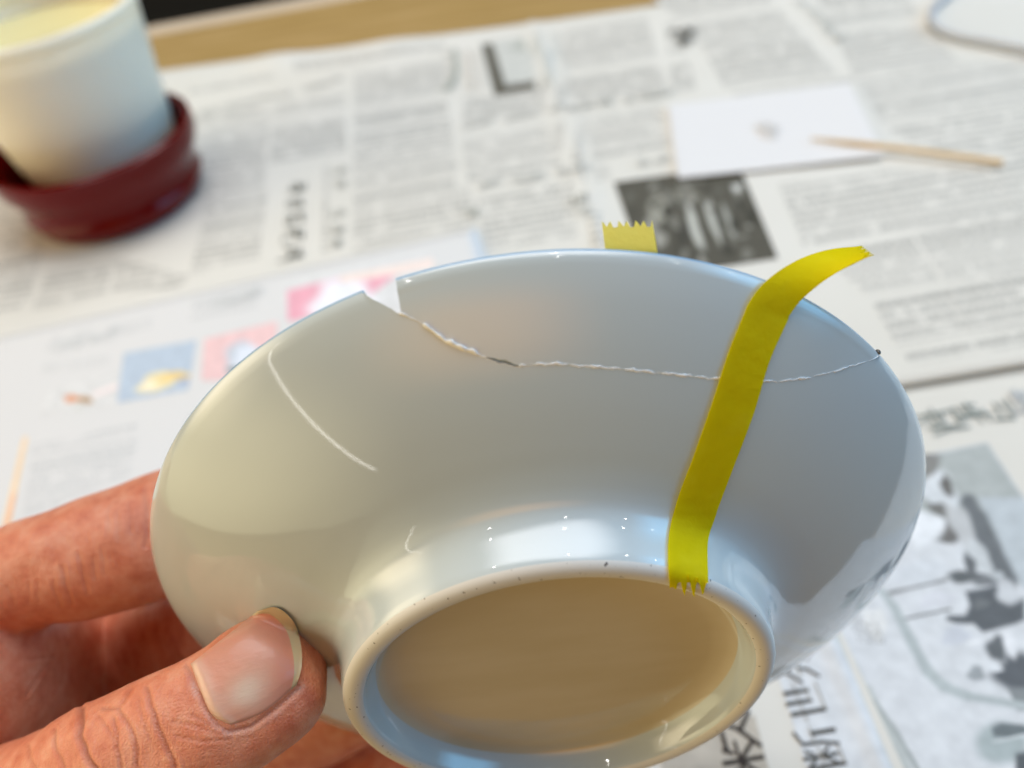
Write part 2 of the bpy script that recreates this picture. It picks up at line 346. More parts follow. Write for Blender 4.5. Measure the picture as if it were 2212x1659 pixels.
def loft(st, nseg=48, n=60, flat=0.85, tilt=0.0):
    """st: (px, py, depth, half width in px, thickness ratio); closed tapering tube"""
    st = np.array(st, float); d = np.r_[0, np.cumsum(np.linalg.norm(np.diff(st[:, :2], axis=0), axis=1))]; d /= d[-1]
    s = np.linspace(0, 1, n); q = np.stack([hermite(s, d, st[:, k]) for k in range(5)], 1)
    C = np.array([at(*a[:3]) for a in q]); rad = q[:, 3] * q[:, 2] / FPX
    T = np.gradient(C, axis=0); T /= np.linalg.norm(T, axis=1)[:, None]
    V = []
    for k in range(n):
        view = C[k] - CAMP; view /= np.linalg.norm(view)
        Wd = np.cross(T[k], view); Wd /= np.linalg.norm(Wd); D = np.cross(Wd, T[k])
        for j in range(nseg):
            a = 2 * math.pi * j / nseg; c, s_ = math.cos(a), math.sin(a); e = 2 / 2.25
            V.append(C[k] + rad[k] * (np.sign(c) * abs(c) ** e * Wd + q[k, 4] * np.sign(s_) * abs(s_) ** e * D))
    i0 = len(V); V.append(C[0]); V.append(C[-1])
    F = grid_faces(n, nseg, closed_m=True)
    for j in range(nseg):
        F.append((i0, j, (j + 1) % nseg)); F.append((i0 + 1, (n - 1) * nseg + (j + 1) % nseg, (n - 1) * nseg + j))
    return V, F
HD = 0
thumb = [(-330, 1990, 152, 190, .9), (-120, 1870, 142, 180, .9), (60, 1775, 133, 172, .88), (164, 1722, 128, 164, .86), (235, 1680, 125, 165, .86), (307, 1640, 123, 160, .86), (390, 1590, 122, 148, .84), (470, 1545, 122, 140, .82), (525, 1514, 123, 140, .8), (570, 1478, 124, 140, .78), (606, 1448, 125, 134, .76), (638, 1423, 126.5, 116, .74), (663, 1405, 127.5, 86, .72), (682, 1394, 128, 46, .7), (691, 1388, 128, 12, .7)]
index = [(-320, 1450, 158, 150, 1.0), (-150, 1350, 157, 140, 1.1), (0, 1268, 157, 118, 1.25), (90, 1232, 157, 118, 1.25), (190, 1207, 158, 128, 1.2), (300, 1172, 161, 132, 1.2), (400, 1130, 166, 128, 1.15), (520, 1085, 172, 115, 1.0), (620, 1050, 176, 85, .85), (665, 1036, 178, 30, .8)]
middle = [(-330, 1500, 140, 210, .7), (-120, 1465, 146, 195, .7), (20, 1450, 160, 172, .6), (130, 1438, 182, 150, .55), (230, 1425, 194, 135, .6), (340, 1400, 192, 128, .8), (450, 1355, 180, 130, 1.0), (560, 1300, 172, 135, 1.1), (660, 1240, 168, 120, 1.1), (730, 1190, 167, 80, 1.0), (760, 1165, 167, 25, 1.0)]  # tip raised unseen behind the bowl to block light from the right
palm_blocker = [(-320, 1450, 205, 240, .4), (0, 1440, 226, 225, .3), (250, 1430, 240, 200, .3), (420, 1410, 244, 130, .3), (500, 1400, 246, 40, .3)]  # slab behind the fingers, added to block ceiling light from behind
ring_f = [(-300, 1750, 180, 190, .8), (-60, 1690, 186, 170, .8), (160, 1640, 190, 125, .88), (360, 1600, 194, 102, .9), (560, 1570, 196, 110, 1.0), (720, 1510, 186, 120, 1.1), (830, 1430, 180, 110, 1.1), (890, 1370, 178, 75, 1.0), (915, 1340, 178, 22, 1.0)]  # hidden end also shaped to shut out light behind the bowl
pinky = [(-100, 1830, 190, 150, .8), (250, 1800, 200, 130, .9), (560, 1760, 206, 115, 1.0), (800, 1700, 204, 105, 1.0), (940, 1640, 200, 85, 1.0), (1000, 1600, 198, 28, 1.0)]
palm = [(-520, 1500, 170, 200, .9), (-330, 1600, 168, 300, .75), (-120, 1680, 168, 270, .6), (40, 1690, 174, 190, .5), (140, 1690, 178, 90, .4)]
web = [(-330, 1290, 152, 110, .8), (-310, 1420, 146, 150, .8), (-300, 1580, 142, 175, .7), (-300, 1750, 142, 185, .7), (-320, 1930, 148, 170, .8)]  # out of frame, added to keep light from the left off the palm
V, F = [], []
for st in (thumb, index, middle, ring_f, palm, web, palm_blocker, pinky):
    v, f = loft(st); o = len(V); V += v; F += [tuple(i + o for i in q) for q in f]
me0 = mesh('hand', V, F); fix_normals(me0)
tmp = bpy.data.objects.new('hand_shape', me0); COL.objects.link(tmp)
rm = tmp.modifiers.new('r', 'REMESH'); rm.mode = 'VOXEL'; rm.voxel_size = 0.00034
sm = tmp.modifiers.new('s', 'SMOOTH'); sm.factor = 0.5; sm.iterations = 14
dg = bpy.context.evaluated_depsgraph_get(); me = bpy.data.meshes.new_from_object(tmp.evaluated_get(dg)); bpy.data.objects.remove(tmp)
nv = len(me.vertices); co = np.zeros(nv * 3); me.vertices.foreach_get('co', co); co = co.reshape(-1, 3) / MM
no = np.zeros(nv * 3); me.vertices.foreach_get('normal', no); no = no.reshape(-1, 3)
base_bvh = BVHTree.FromPolygons([tuple(c) for c in co], [tuple(p.vertices) for p in me.polygons])
px, py, pz = proj(co); vd = co - CAMP; vd /= np.linalg.norm(vd, axis=1)[:, None]; facing = (no * vd).sum(1) < 0.25
def seg_dist(x, y, line):
    best = np.full(len(x), 1e9)
    for (x0, y0), (x1, y1) in zip(line[:-1], line[1:]):
        dx, dy = x1 - x0, y1 - y0; t = np.clip(((x - x0) * dx + (y - y0) * dy) / (dx * dx + dy * dy), 0, 1)
        best = np.minimum(best, np.hypot(x - x0 - t * dx, y - y0 - t * dy))
    return best
crease = np.zeros(nv); disp = np.zeros(nv); dry = np.zeros(nv)
THUMB_C = [([(178, 1530), (172, 1588), (186, 1628), (206, 1659), (240, 1710)], 9, .75), ([(317, 1487), (336, 1549), (352, 1596), (368, 1628), (380, 1660)], 7, .5), ([(222, 1529), (253, 1529), (273, 1556), (293, 1596), (295, 1652), (310, 1700)], 6, .42),
 ([(119, 1575), (117, 1600), (123, 1628), (139, 1660)], 6, .4), ([(245, 1552), (253, 1588), (257, 1636), (266, 1670)], 6, .35), ([(253, 1529), (285, 1487)], 6, .3), ([(376, 1558), (430, 1570), (478, 1586)], 5, .25), ([(416, 1545), (471, 1574)], 5, .25), ([(380, 1590), (440, 1600), (500, 1596)], 5, .22), ([(210, 1545), (235, 1575), (246, 1600)], 5, .25), ([(300, 1510), (312, 1560), (325, 1600)], 5, .2), ([(60, 1610), (64, 1640), (78, 1670)], 6, .3),
 ([(404, 1440), (428, 1495), (456, 1552), (492, 1582), (540, 1572), (600, 1528), (648, 1488)], 7, .45)]
INDEX_C = [([(317, 1060), (316, 1090), (319, 1140), (316, 1180)], 7, .4), ([(170, 1195), (178, 1235), (188, 1280)], 6, .35), ([(135, 1225), (143, 1262), (154, 1305)], 6, .4), ([(115, 1255), (120, 1280), (129, 1310)], 5, .35), ([(80, 1255), (84, 1300)], 5, .3), ([(60, 1262), (63, 1300)], 5, .3), ([(200, 1205), (207, 1250)], 5, .3), ([(236, 1100), (233, 1160)], 5, .22), ([(254, 1105), (257, 1165)], 5, .22), ([(280, 1085), (284, 1150)], 5, .25), ([(15, 1270), (30, 1310)], 6, .3), ([(220, 1180), (228, 1240)], 5, .2)]
PALM_C = [([(59, 1500), (80, 1470), (103, 1435)], 5, .3), ([(0, 1385), (40, 1370), (80, 1358)], 6, .3), ([(20, 1440), (60, 1425), (110, 1420)], 5, .25), ([(0, 1500), (6, 1450), (0, 1410)], 7, .5), ([(30, 1520), (60, 1500)], 5, .2)]
def front_mask(lo, hi): return facing & (pz > lo) & (pz < hi)
for lines, msk in ((THUMB_C, front_mask(90, 135)), (INDEX_C, front_mask(130, 160)), (PALM_C, front_mask(150, 185))):
    ii = np.where(msk)[0]
    for line, w, a in lines:
        wob = 1.2 * np.sin(py[ii] * .11 + px[ii] * .05); a = a * (0.6 if lines is THUMB_C else 0.5); w = w * 0.72
        d = seg_dist(px[ii] + wob, py[ii], line); g = np.exp(-(d / w) ** 2); sh = np.exp(-((d - 2.2 * w) / (1.3 * w)) ** 2)
        disp[ii] += -a * g + 0.28 * a * sh; crease[ii] = np.maximum(crease[ii], g * min(1, a * (2.2 if lines is THUMB_C else 1.0)))
# dry skin round the nail
ii = np.where(front_mask(90, 135))[0]
d = seg_dist(px[ii], py[ii], [(402, 1432), (420, 1490), (448, 1545), (486, 1584), (540, 1578), (604, 1534), (652, 1484)])
dry[ii] = np.exp(-(d / 9) ** 2) * (0.12 + 0.45 * np.clip(np.sin(px[ii] * .05) * np.sin(py[ii] * .06 + px[ii] * .03), 0, 1) * RNG.random(len(ii)))
# slight unevenness of living tissue
disp += 0.18 * np.sin(co[:, 0] * .42 + 1.3 * np.sin(co[:, 2] * .31)) * np.sin(co[:, 1] * .37 + co[:, 2] * .29)
co2 = co + no * disp[:, None]
me.vertices.foreach_set('co', (co2 * MM).ravel()); me.update()
for nm, arr in (('crease', crease), ('dry', dry)):
    a = me.attributes.new(nm, 'FLOAT', 'POINT'); a.data.foreach_set('value', arr)
me.polygons.foreach_set('use_smooth', [True] * len(me.polygons))
me.materials.clear(); me.name = 'hand'
hand = link('hand', me, m_skin)
tag(hand, 'bare hand gripping the bowl, thumb in front and fingers behind', 'hand')

# thumb nail: a curved plate over the end joint, with a pale free edge
m_nail = mat('nail', (0.72, 0.42, 0.33), 0.33, Subsurface_Weight=0.2, Subsurface_Scale=0.002)
an = nn(m_nail, 'ShaderNodeAttribute'); an.attribute_name = 'tint'; lk(m_nail, an.outputs['Color'], P(m_nail).inputs['Base Color'])
nr_ = noise(m_nail, 1.0, 3, 0.5, stretch=(500, 900, 2600)); bump(m_nail, nr_.outputs[0], 0.22, 0.0003)
m_nailtip = mat('nail_free_edge', (0.58, 0.45, 0.27), 0.35, Subsurface_Weight=0.2, Subsurface_Scale=0.001)
def coons(base, tip, left, right, n=44, m=34):
    b, t, l, r = (resample(c, k) for c, k in ((base, m), (tip, m), (left, n), (right, n)))
    out = np.zeros((n, m, 2))
    for i in range(n):
        for j in range(m):
            u, v = i / (n - 1), j / (m - 1)
            out[i, j] = (1 - v) * l[i] + v * r[i] + (1 - u) * b[j] + u * t[j] - ((1 - u) * (1 - v) * b[0] + (1 - u) * v * b[-1] + u * (1 - v) * t[0] + u * v * t[-1])
    return out
nb = [(412, 1434), (434, 1494), (460, 1546), (493, 1570)]; nt = [(556, 1320), (594, 1312), (632, 1340), (650, 1392), (652, 1445), (641, 1484)]
nl = [(412, 1434), (484, 1377), (556, 1320)]; nr2 = [(493, 1570), (570, 1540), (640, 1482)]
g2 = coons(nb, nt, nl, nr2)
n_i, n_j = g2.shape[:2]
N3 = np.zeros((n_i, n_j, 3))
for i in range(n_i):
    for j in range(n_j):
        r_ = Vector(ray(*g2[i, j])).normalized(); h_ = base_bvh.ray_cast(Vector(CAMP), r_)
        N3[i, j, 0] = h_[3] / np.linalg.norm(ray(*g2[i, j])) if (h_[0] is not None and h_[3] < 175) else np.nan
D = N3[..., 0]; RAW = D.copy()
for i in range(n_i):                                   # round the plate off where it reaches the outline of the thumb
    ok = np.where(~np.isnan(D[i]))[0]
    if len(ok) > 6:
        k0 = ok[0] + 7
        for j in range(k0 - 1, -1, -1): D[i, j] = D[i, k0] + 0.10 * (k0 - j) + 0.012 * (k0 - j) ** 2
        k1 = ok[-1] - 2
        for j in range(k1 + 1, n_j): D[i, j] = D[i, k1] + 0.2 * (j - k1)
for i in range(n_i):
    if np.isnan(D[i]).any(): D[i] = D[i - 1] + 0.1
for _ in range(30):
    D[1:-1, 1:-1] = (D[:-2, 1:-1] + D[2:, 1:-1] + D[1:-1, :-2] + D[1:-1, 2:]) / 4
    D[1:-1, 0] = (D[:-2, 0] + D[2:, 0]) / 2
jj = np.linspace(-1, 1, n_j)[None]; uu = np.linspace(0, 1, n_i)[:, None]
D = D - 0.45 - 0.45 * (1 - jj ** 2) - 0.35 * uu ** 3
BD = np.array([[hit(*g2[i, j])[3] for j in range(n_j)] for i in range(n_i)]); D = np.where(uu > 0.5, np.minimum(D, BD - 0.7), D); D = np.minimum(D, np.where(np.isnan(RAW), 1e3, RAW - 0.3))
for _ in range(6): D[1:-1, 1:-1] = np.minimum(D[1:-1, 1:-1], (D[:-2, 1:-1] + D[2:, 1:-1] + D[1:-1, :-2] + D[1:-1, 2:]) / 4)
D = D + 0.75 * np.clip((0.06 - uu) / 0.06, 0, 1) + 0.45 * np.clip((np.abs(jj) - 0.93) / 0.07, 0, 1)
top = np.array([[at(*g2[i, j], D[i, j]) for j in range(n_j)] for i in range(n_i)])
def plate(name, sub, m, parent, thick=0.45, tint=None):
    n, k = sub.shape[:2]; t = sub.reshape(-1, 3); vw = t - CAMP; vw = vw / np.linalg.norm(vw, axis=1)[:, None]; b = t + vw * thick; o = n * k
    F = grid_faces(n, k) + [tuple(reversed(f)) for f in grid_faces(n, k, off=o)]
    for i in range(n - 1): F += [(i * k, i * k + o, (i + 1) * k + o, (i + 1) * k), (i * k + k - 1, (i + 1) * k + k - 1, (i + 1) * k + k - 1 + o, i * k + k - 1 + o)]
    for j in range(k - 1): F += [(j, j + 1, j + 1 + o, j + o), ((n - 1) * k + j, (n - 1) * k + j + o, (n - 1) * k + j + 1 + o, (n - 1) * k + j + 1)]
    me = mesh(name, np.concatenate([t, b]), F, True, 55); fix_normals(me)
    if tint is not None:
        a = me.color_attributes.new('tint', 'FLOAT_COLOR', 'POINT'); a.data.foreach_set('color', np.concatenate([tint.reshape(-1, 4)] * 2).ravel())
    return link(name, me, m, parent)
cut = int(n_i * 0.915)
tint = np.zeros((cut, n_j, 4)); tint[..., 3] = 1
u_, j_ = np.meshgrid(np.linspace(0, 0.9, cut), np.linspace(-1, 1, n_j), indexing='ij')
pink = np.array([0.70, 0.30, 0.20]); pale = np.array([0.78, 0.55, 0.42]); red = np.array([0.62, 0.22, 0.15])
wl = np.exp(-(((u_ - .38) / .2) ** 2 + ((j_ - .35) / .38) ** 2))[..., None]; wr = (smoothstep(.62, .85, u_) * (1 - smoothstep(.86, .92, u_)))[..., None]; wb = (1 - smoothstep(.03, .2, u_))[..., None]
tint[..., :3] = pink * (1 - wl) + pale * wl; tint[..., :3] = tint[..., :3] * (1 - .5 * wr) + red * .5 * wr; tint[..., :3] = tint[..., :3] * (1 - .5 * wb) + pale * .5 * wb
nail = plate('thumb_nail', top[:cut], m_nail, hand, tint=tint)
plate('nail_tip', top[cut - 1:] , m_nailtip, nail)

# ------------------------------------------------------------------ table and floor
m_wood = mat('pale_wood', (0.52, 0.34, 0.14), 0.38)
nw_ = noise(m_wood, 14, 6, 0.6, stretch=(1, 9, 1)); rw = ramp(m_wood, nw_.outputs[0], [(0.25, (0.34, 0.21, 0.065)), (0.5, (0.44, 0.285, 0.10)), (0.75, (0.53, 0.36, 0.16))]); lk(m_wood, rw.outputs[0], P(m_wood).inputs['Base Color'])
m_edge = mat('pale_table_edge', (0.62, 0.50, 0.36), 0.5)  # paler tone along the far edge
m_floor = mat('dark_floor', (0.34, 0.20, 0.07), 0.45)
nfl = noise(m_floor, 3, 4); bump(m_floor, nfl.outputs[0], 0.2, 0.01)
e0, e1 = tab(305, 66), tab(620, 8)
ed = (e1 - e0) / np.linalg.norm(e1 - e0); en = np.array([ed[1], -ed[0], 0])          # along the far edge, and towards the viewer
if en[1] > 0: en = -en
mid = (e0 + e1) / 2
TD = 632
prof = [(0, -30), (-1.5, -1.6 - 4), (0, -4), (1.2, -1.4), (4, -0.3), (9, 0.0), (TD, 0.0), (TD + 4, -3), (TD + 4, -30)]
def extrude(profile, x0, x1, nx=2):
    V = []
    for k in range(nx):
        a = x0 + (x1 - x0) * k / (nx - 1)
        for t, z in profile: q = mid + ed * a + en * t; V.append((q[0], q[1], z))
    return V, grid_faces(nx, len(profile), closed_m=True) + [tuple(range(len(profile))), tuple(range((nx - 1) * len(profile), nx * len(profile)))]
V, F = extrude(prof, -650, 750)
me = mesh('table', V, F, True, 25); fix_normals(me)
table = tag(link('table', me, m_wood), 'pale wooden table top with a rounded far edge', None, None, 'structure')
V, F = extrude([(-13, -7), (-12.5, -3), (-9, -0.7), (-3, 0.3), (4, 0.5), (14, 0.45), (17, 0.3), (17, -0.2), (3, -4)], -650, 750)
me = mesh('edge_banding', V, F, True, 40); fix_normals(me); link('edge_banding', me, m_edge, table)
me = mesh('floor', [(-4000, -3000, -700), (4000, -3000, -700), (4000, 5000, -700), (-4000, 5000, -700)], [(0, 1, 2, 3)], False)
tag(link('floor', me, m_floor), 'dark floor below the table', None, None, 'structure')

# ------------------------------------------------------------------ newspapers
m_paper = mat('newsprint', (0.74, 0.72, 0.67), 0.85)
npn = noise(m_paper, 9, 5); rp = ramp(m_paper, npn.outputs[0], [(0.3, (0.69, 0.665, 0.595)), (0.7, (0.76, 0.735, 0.67))]); lk(m_paper, rp.outputs[0], P(m_paper).inputs['Base Color'])
npf = noise(m_paper, 700, 5); bump(m_paper, npf.outputs[0], 0.12, 0.0003)
m_flyer = mat('white_paper', (0.735, 0.725, 0.705), 0.6); npf = noise(m_flyer, 500, 4); bump(m_flyer, npf.outputs[0], 0.08, 0.0003)
m_print = mat('printing_ink', (0.5, 0.5, 0.5), 0.75); a_ = nn(m_print, 'ShaderNodeAttribute'); a_.attribute_name = 'tint'
hn = noise(m_print, 240, 4); hr = nn(m_print, 'ShaderNodeMapRange'); hr.inputs[1].default_value = 0.35; hr.inputs[2].default_value = 0.65; hr.inputs[3].default_value = 0.92; hr.inputs[4].default_value = 1.07
lk(m_print, hn.outputs[0], hr.inputs[0]); vm = nn(m_print, 'ShaderNodeVectorMath', operation='SCALE'); lk(m_print, a_.outputs['Color'], vm.inputs[0]); lk(m_print, hr.outputs[0], vm.inputs['Scale']); lk(m_print, vm.outputs[0], P(m_print).inputs['Base Color']); lk(m_print, a_.outputs['Alpha'], P(m_print).inputs['Alpha'])
def text_material(name, paper, ink, pitch=4.5, cut=0.5):
    m = mat(name, paper, 0.85); uv = nn(m, 'ShaderNodeUVMap'); sp = nn(m, 'ShaderNodeSeparateXYZ'); lk(m, uv.outputs[0], sp.inputs[0])
    def frac(out, per):
        d = nn(m, 'ShaderNodeMath', operation='DIVIDE'); d.inputs[1].default_value = per; lk(m, out, d.inputs[0])
        f_ = nn(m, 'ShaderNodeMath', operation='FRACT'); lk(m, d.outputs[0], f_.inputs[0]); return f_.outputs[0], d.outputs[0]
    fv, cv = frac(sp.outputs[1], pitch); fu, cu = frac(sp.outputs[0], 3.3)
    def gt(o, v, op='GREATER_THAN'):
        g = nn(m, 'ShaderNodeMath', operation=op); g.inputs[1].default_value = v; lk(m, o, g.inputs[0]); return g.outputs[0]
    def mul(a, b): g = nn(m, 'ShaderNodeMath', operation='MULTIPLY'); lk(m, a, g.inputs[0]); lk(m, b, g.inputs[1]); return g.outputs[0]
    n1 = nn(m, 'ShaderNodeTexNoise'); n1.noise_dimensions = '2D'; n1.inputs['Scale'].default_value = 1.15; n1.inputs['Detail'].default_value = 1.5; lk(m, uv.outputs[0], n1.inputs['Vector'])
    n2 = nn(m, 'ShaderNodeTexNoise'); n2.noise_dimensions = '2D'; n2.inputs['Scale'].default_value = 0.11; lk(m, uv.outputs[0], n2.inputs['Vector'])
    fl = nn(m, 'ShaderNodeMath', operation='FLOOR'); lk(m, cv, fl.inputs[0]); wn = nn(m, 'ShaderNodeTexWhiteNoise'); wn.noise_dimensions = '1D'; lk(m, fl.outputs[0], wn.inputs['W'])
    ln = nn(m, 'ShaderNodeMapRange'); ln.inputs[3].default_value = 0.45; ln.inputs[4].default_value = 1.0; lk(m, wn.outputs[0], ln.inputs[0])
    ink_m = mul(mul(mul(gt(fv, 0.36), gt(fu, 0.10)), ln.outputs[0]), mul(gt(n1.outputs[0], cut), gt(n2.outputs[0], 0.36)))
    mxn = nn(m, 'ShaderNodeMix'); mxn.data_type = 'RGBA'; lk(m, ink_m, mxn.inputs[0]); mxn.inputs[6].default_value = (*paper, 1); mxn.inputs[7].default_value = (*ink, 1)
    lk(m, mxn.outputs[2], P(m).inputs['Base Color']); return m
m_text = text_material('body_text', (0.72, 0.695, 0.63), (0.19, 0.19, 0.17), 5.6, 0.47)
m_ftext = text_material('flyer_text', (0.73, 0.72, 0.70), (0.40, 0.42, 0.42), 4.0, 0.50)

class Sheet:
    def __init__(s, name, corners, zf, m, label, nx=60, ny=50):
        s.zf = zf; c = [np.array(q[:2], float) for q in corners]; V = []
        for i in range(nx + 1):
            for j in range(ny + 1):
                u, v = i / nx, j / ny; q = (1-u)*(1-v)*c[0] + u*(1-v)*c[1] + u*v*c[2] + (1-u)*v*c[3]; V.append((q[0], q[1], zf(q[0], q[1])))
        k = (nx + 1) * (ny + 1); V2 = [(a, b, z - 0.09) for a, b, z in V]; F = grid_faces(nx + 1, ny + 1); F += [tuple(reversed(f)) for f in grid_faces(nx + 1, ny + 1, off=k)]
        B = [i * (ny + 1) for i in range(nx + 1)] + [nx * (ny + 1) + j for j in range(1, ny + 1)] + [i * (ny + 1) + ny for i in range(nx - 1, -1, -1)] + [j for j in range(ny - 1, 0, -1)]
        for a, b in zip(B, B[1:] + B[:1]): F.append((a, b, b + k, a + k))
        me = mesh(name, V + V2, F); fix_normals(me)
        s.obj = tag(link(name, me, m), label, 'newspaper' if 'news' in name else 'flyer')
        s.pv, s.pf, s.pc, s.lv = [], [], [], 0
        s.parts = []; s.nt = 0; s.mt = None
    def part(s, name='printed_picture'):
        if s.pv: s.parts.append((s.pn, s.pv, s.pf, s.pc))
        s.pn = name; s.pv, s.pf, s.pc = [], [], []; return s
    pn = 'headline'
    def poly(s, pts, rgb, lift=None, pix=True, al=None, step=1):
        s.lv += step; L = 0.10 + 0.004 * s.lv if lift is None else lift
        o = len(s.pv)
        for q in pts:
            p = tab(*q) if pix else q
            s.pv.append((p[0], p[1], s.zf(p[0], p[1]) + L))
        s.pf.append(tuple(range(o, o + len(pts)))); s.pc.append([(*[(c / 255) ** 2.2 for c in rgb], 1.0 if al is None else al[k]) for k in range(len(pts))])
    def blob(s, cx_, cy_, rx, ry, rgb, ang=0, n=22, wob=0.12):
        ph = random.random() * 6; a = math.radians(ang); pts = []
        for k in range(n):
            t = 2 * math.pi * k / n; r = 1 + wob * math.sin(3 * t + ph) + wob * 0.6 * math.sin(5 * t + 2 * ph)
            x, y = rx * r * math.cos(t), ry * r * math.sin(t); pts.append((cx_ + x * math.cos(a) - y * math.sin(a), cy_ + x * math.sin(a) + y * math.cos(a)))
        pts = [np.array(p) for p in pts]; c = np.array([cx_, cy_]); inn = [c + (p - c) * .72 for p in pts]; out = [c + (p - c) * 1.3 for p in pts]
        s.poly(inn, rgb)
        for k in range(n): s.poly([inn[k], out[k], out[(k + 1) % n], inn[(k + 1) % n]], rgb, al=(1, 0, 0, 1), step=0)
    def line(s, pts, w, rgb):
        pts = [np.array(p, float) for p in pts]; w = w if hasattr(w, '__len__') else [w] * len(pts); A, B = [], []
        for k, p in enumerate(pts):
            t = pts[min(k + 1, len(pts) - 1)] - pts[max(k - 1, 0)]; t /= np.linalg.norm(t); n_ = np.array([-t[1], t[0]]) * w[k] / 2; A.append(p + n_); B.append(p - n_)
        for k in range(len(pts) - 1): s.poly([A[k], A[k + 1], B[k + 1], B[k]], rgb)
    def stroke(s, org, X, Y, pts, w, rgb):           # a stroke of a character, in table mm
        pts = [org + X * a + Y * b for a, b in pts]
        for p, q in zip(pts[:-1], pts[1:]):
            t = q - p; L = np.linalg.norm(t); t = t / L; n_ = np.array([-t[1], t[0]]) * w / 2
            s.poly([p + n_ - t * w * .25, q + n_ * 0.9 + t * w * .25, q - n_ * 0.9 + t * w * .25, p - n_ - t * w * .25], rgb, pix=False)
    def char(s, px_, py_, size, strokes, rgb, sx=1.0, thin=None):
        c = tab(px_, py_)[:2]; X = np.array([0, 1.0]) * size; Y = np.array([-1.0, 0]) * size * sx; org = c - X * .5 - Y * .5
        for pts, w in strokes: s.stroke(org, X, Y, pts, w * size * 0.9, rgb if (w > .055 or thin is None) else thin)
    def pseudo(s, px_, py_, size, rgb, n=8, w=0.11):
        st = []; s.part('headline_character')
        for k in range(n):
            if random.random() < .55: y = random.random(); a = random.random() * .5; st.append(([(a, y), (a + .3 + random.random() * .35, y)], w * .8))
            else: x = random.random(); a = random.random() * .5; st.append(([(x, a), (x + random.uniform(-.1, .1), a + .3 + random.random() * .4)], w))
        s.char(px_, py_, size, st, rgb)
    def row(s, p0, p1, n, size, rgb, skip=()):
        for k in range(n):
            if k in skip: continue
            s.part('headline_character')
            u = k / max(1, n - 1); s.pseudo(p0[0] + (p1[0] - p0[0]) * u, p0[1] + (p1[1] - p0[1]) * u, size, rgb)
    def text(s, pts, pix=True):
        """a block of body text: quad (far left, far right, near right, near left)"""
        q = [np.array(tab(*p)[:2]) if pix else np.array(p) for p in pts]; nx, ny = 10, 8; uo = random.random() * 300; TV, TU = [], []
        c = sum(q) / 4; q = [c + (p - c) * 1.09 for p in q]
        for i in range(nx + 1):
            for j in range(ny + 1):
                u, v = i / nx, j / ny; p = (1-u)*(1-v)*q[0] + u*(1-v)*q[1] + u*v*q[2] + (1-u)*v*q[3]
                TV.append((p[0], p[1], s.zf(*p) + 0.06)); TU.append((p[0] + uo, p[1]))
        me = mesh('text_block', TV, grid_faces(nx + 1, ny + 1)); uvl = me.uv_layers.new(name='UVMap')
        for lp in me.loops: uvl.data[lp.index].uv = TU[lp.vertex_index]
        link('text_block', me, s.mt, s.obj)
    def finish(s):
        s.part()
        for name, pv, pf, pc in s.parts:
            me = mesh(name, pv, pf, False); a = me.color_attributes.new('tint', 'FLOAT_COLOR', 'CORNER'); c = []
            for pl in me.polygons: c += list(pc[pl.index])
            a.data.foreach_set('color', np.array(c).ravel()); link(name, me, m_print, s.obj)
class Canvas:
    """a printed half-tone picture: a fine mesh on the sheet whose points carry the grey or colour of the print"""
    def __init__(s, sheet, corners, rgb, n=120, name='printed_photograph'):
        s.sheet, s.n, s.name = sheet, n, name; c = [np.array(tab(*p)[:2]) for p in corners]; V = []
        for i in range(n + 1):
            for j in range(n + 1):
                u, v = i / n, j / n; q = (1-u)*(1-v)*c[0] + u*(1-v)*c[1] + u*v*c[2] + (1-u)*v*c[3]; V.append((q[0], q[1], sheet.zf(*q) + 0.10))
        s.V = np.array(V); s.x, s.y, _ = proj(s.V); s.c = np.zeros((len(V), 3)) + s.lin(rgb)
    def lin(s, rgb): return np.array([(c / 255) ** 2.2 for c in rgb])
    def mix(s, a, rgb): a = np.clip(a, 0, 1)[:, None]; s.c = s.c * (1 - a) + s.lin(rgb) * a; return s
    def blob(s, cx_, cy_, rx, ry, rgb, ang=0, n=0, wob=0.12):
        ph = random.random() * 6; a = math.radians(ang); dx, dy = s.x - cx_, s.y - cy_; u = (dx * math.cos(a) + dy * math.sin(a)) / rx; v = (-dx * math.sin(a) + dy * math.cos(a)) / ry
        t = np.arctan2(v, u); r = np.hypot(u, v) / (1 + wob * np.sin(3 * t + ph) + wob * .6 * np.sin(5 * t + 2 * ph)); return s.mix(1 - smoothstep(.72, 1.28, r), rgb)
    def poly(s, pts, rgb, soft=4.0, **k):
        P_ = [np.array(p, float) for p in pts]; ins = np.zeros(len(s.x), bool)
        for a, b in zip(P_, P_[1:] + P_[:1]):
            cnd = ((a[1] > s.y) != (b[1] > s.y)); ins ^= cnd & (s.x < (b[0] - a[0]) * (s.y - a[1]) / (b[1] - a[1] + 1e-9) + a[0])
        d = seg_dist(s.x, s.y, P_ + P_[:1]); return s.mix(smoothstep(-soft, soft, np.where(ins, d, -d)), rgb)
    def line(s, pts, w, rgb):
        w = w if hasattr(w, '__len__') else [w] * len(pts)
        for k in range(len(pts) - 1):
            hw = (w[k] + w[k + 1]) / 4; s.mix(1 - smoothstep(hw * .6, hw * 1.4 + 1, seg_dist(s.x, s.y, pts[k:k + 2])), rgb)
        return s
    def finish(s):
        me = mesh(s.name, s.V, grid_faces(s.n + 1, s.n + 1)); a = me.color_attributes.new('tint', 'FLOAT_COLOR', 'POINT'); a.data.foreach_set('color', np.c_[s.c, np.ones(len(s.c))].ravel()); link(s.name, me, m_print, s.sheet.obj)
def wave(z0, amp, ox=0.0, ex=None):
    def zf(x, y):
        return z0 + amp * (math.sin(x * .013 + ox) * math.sin(y * .017 + ox * 2) + 1) + (ex(x, y) if ex else 0)
    return zf
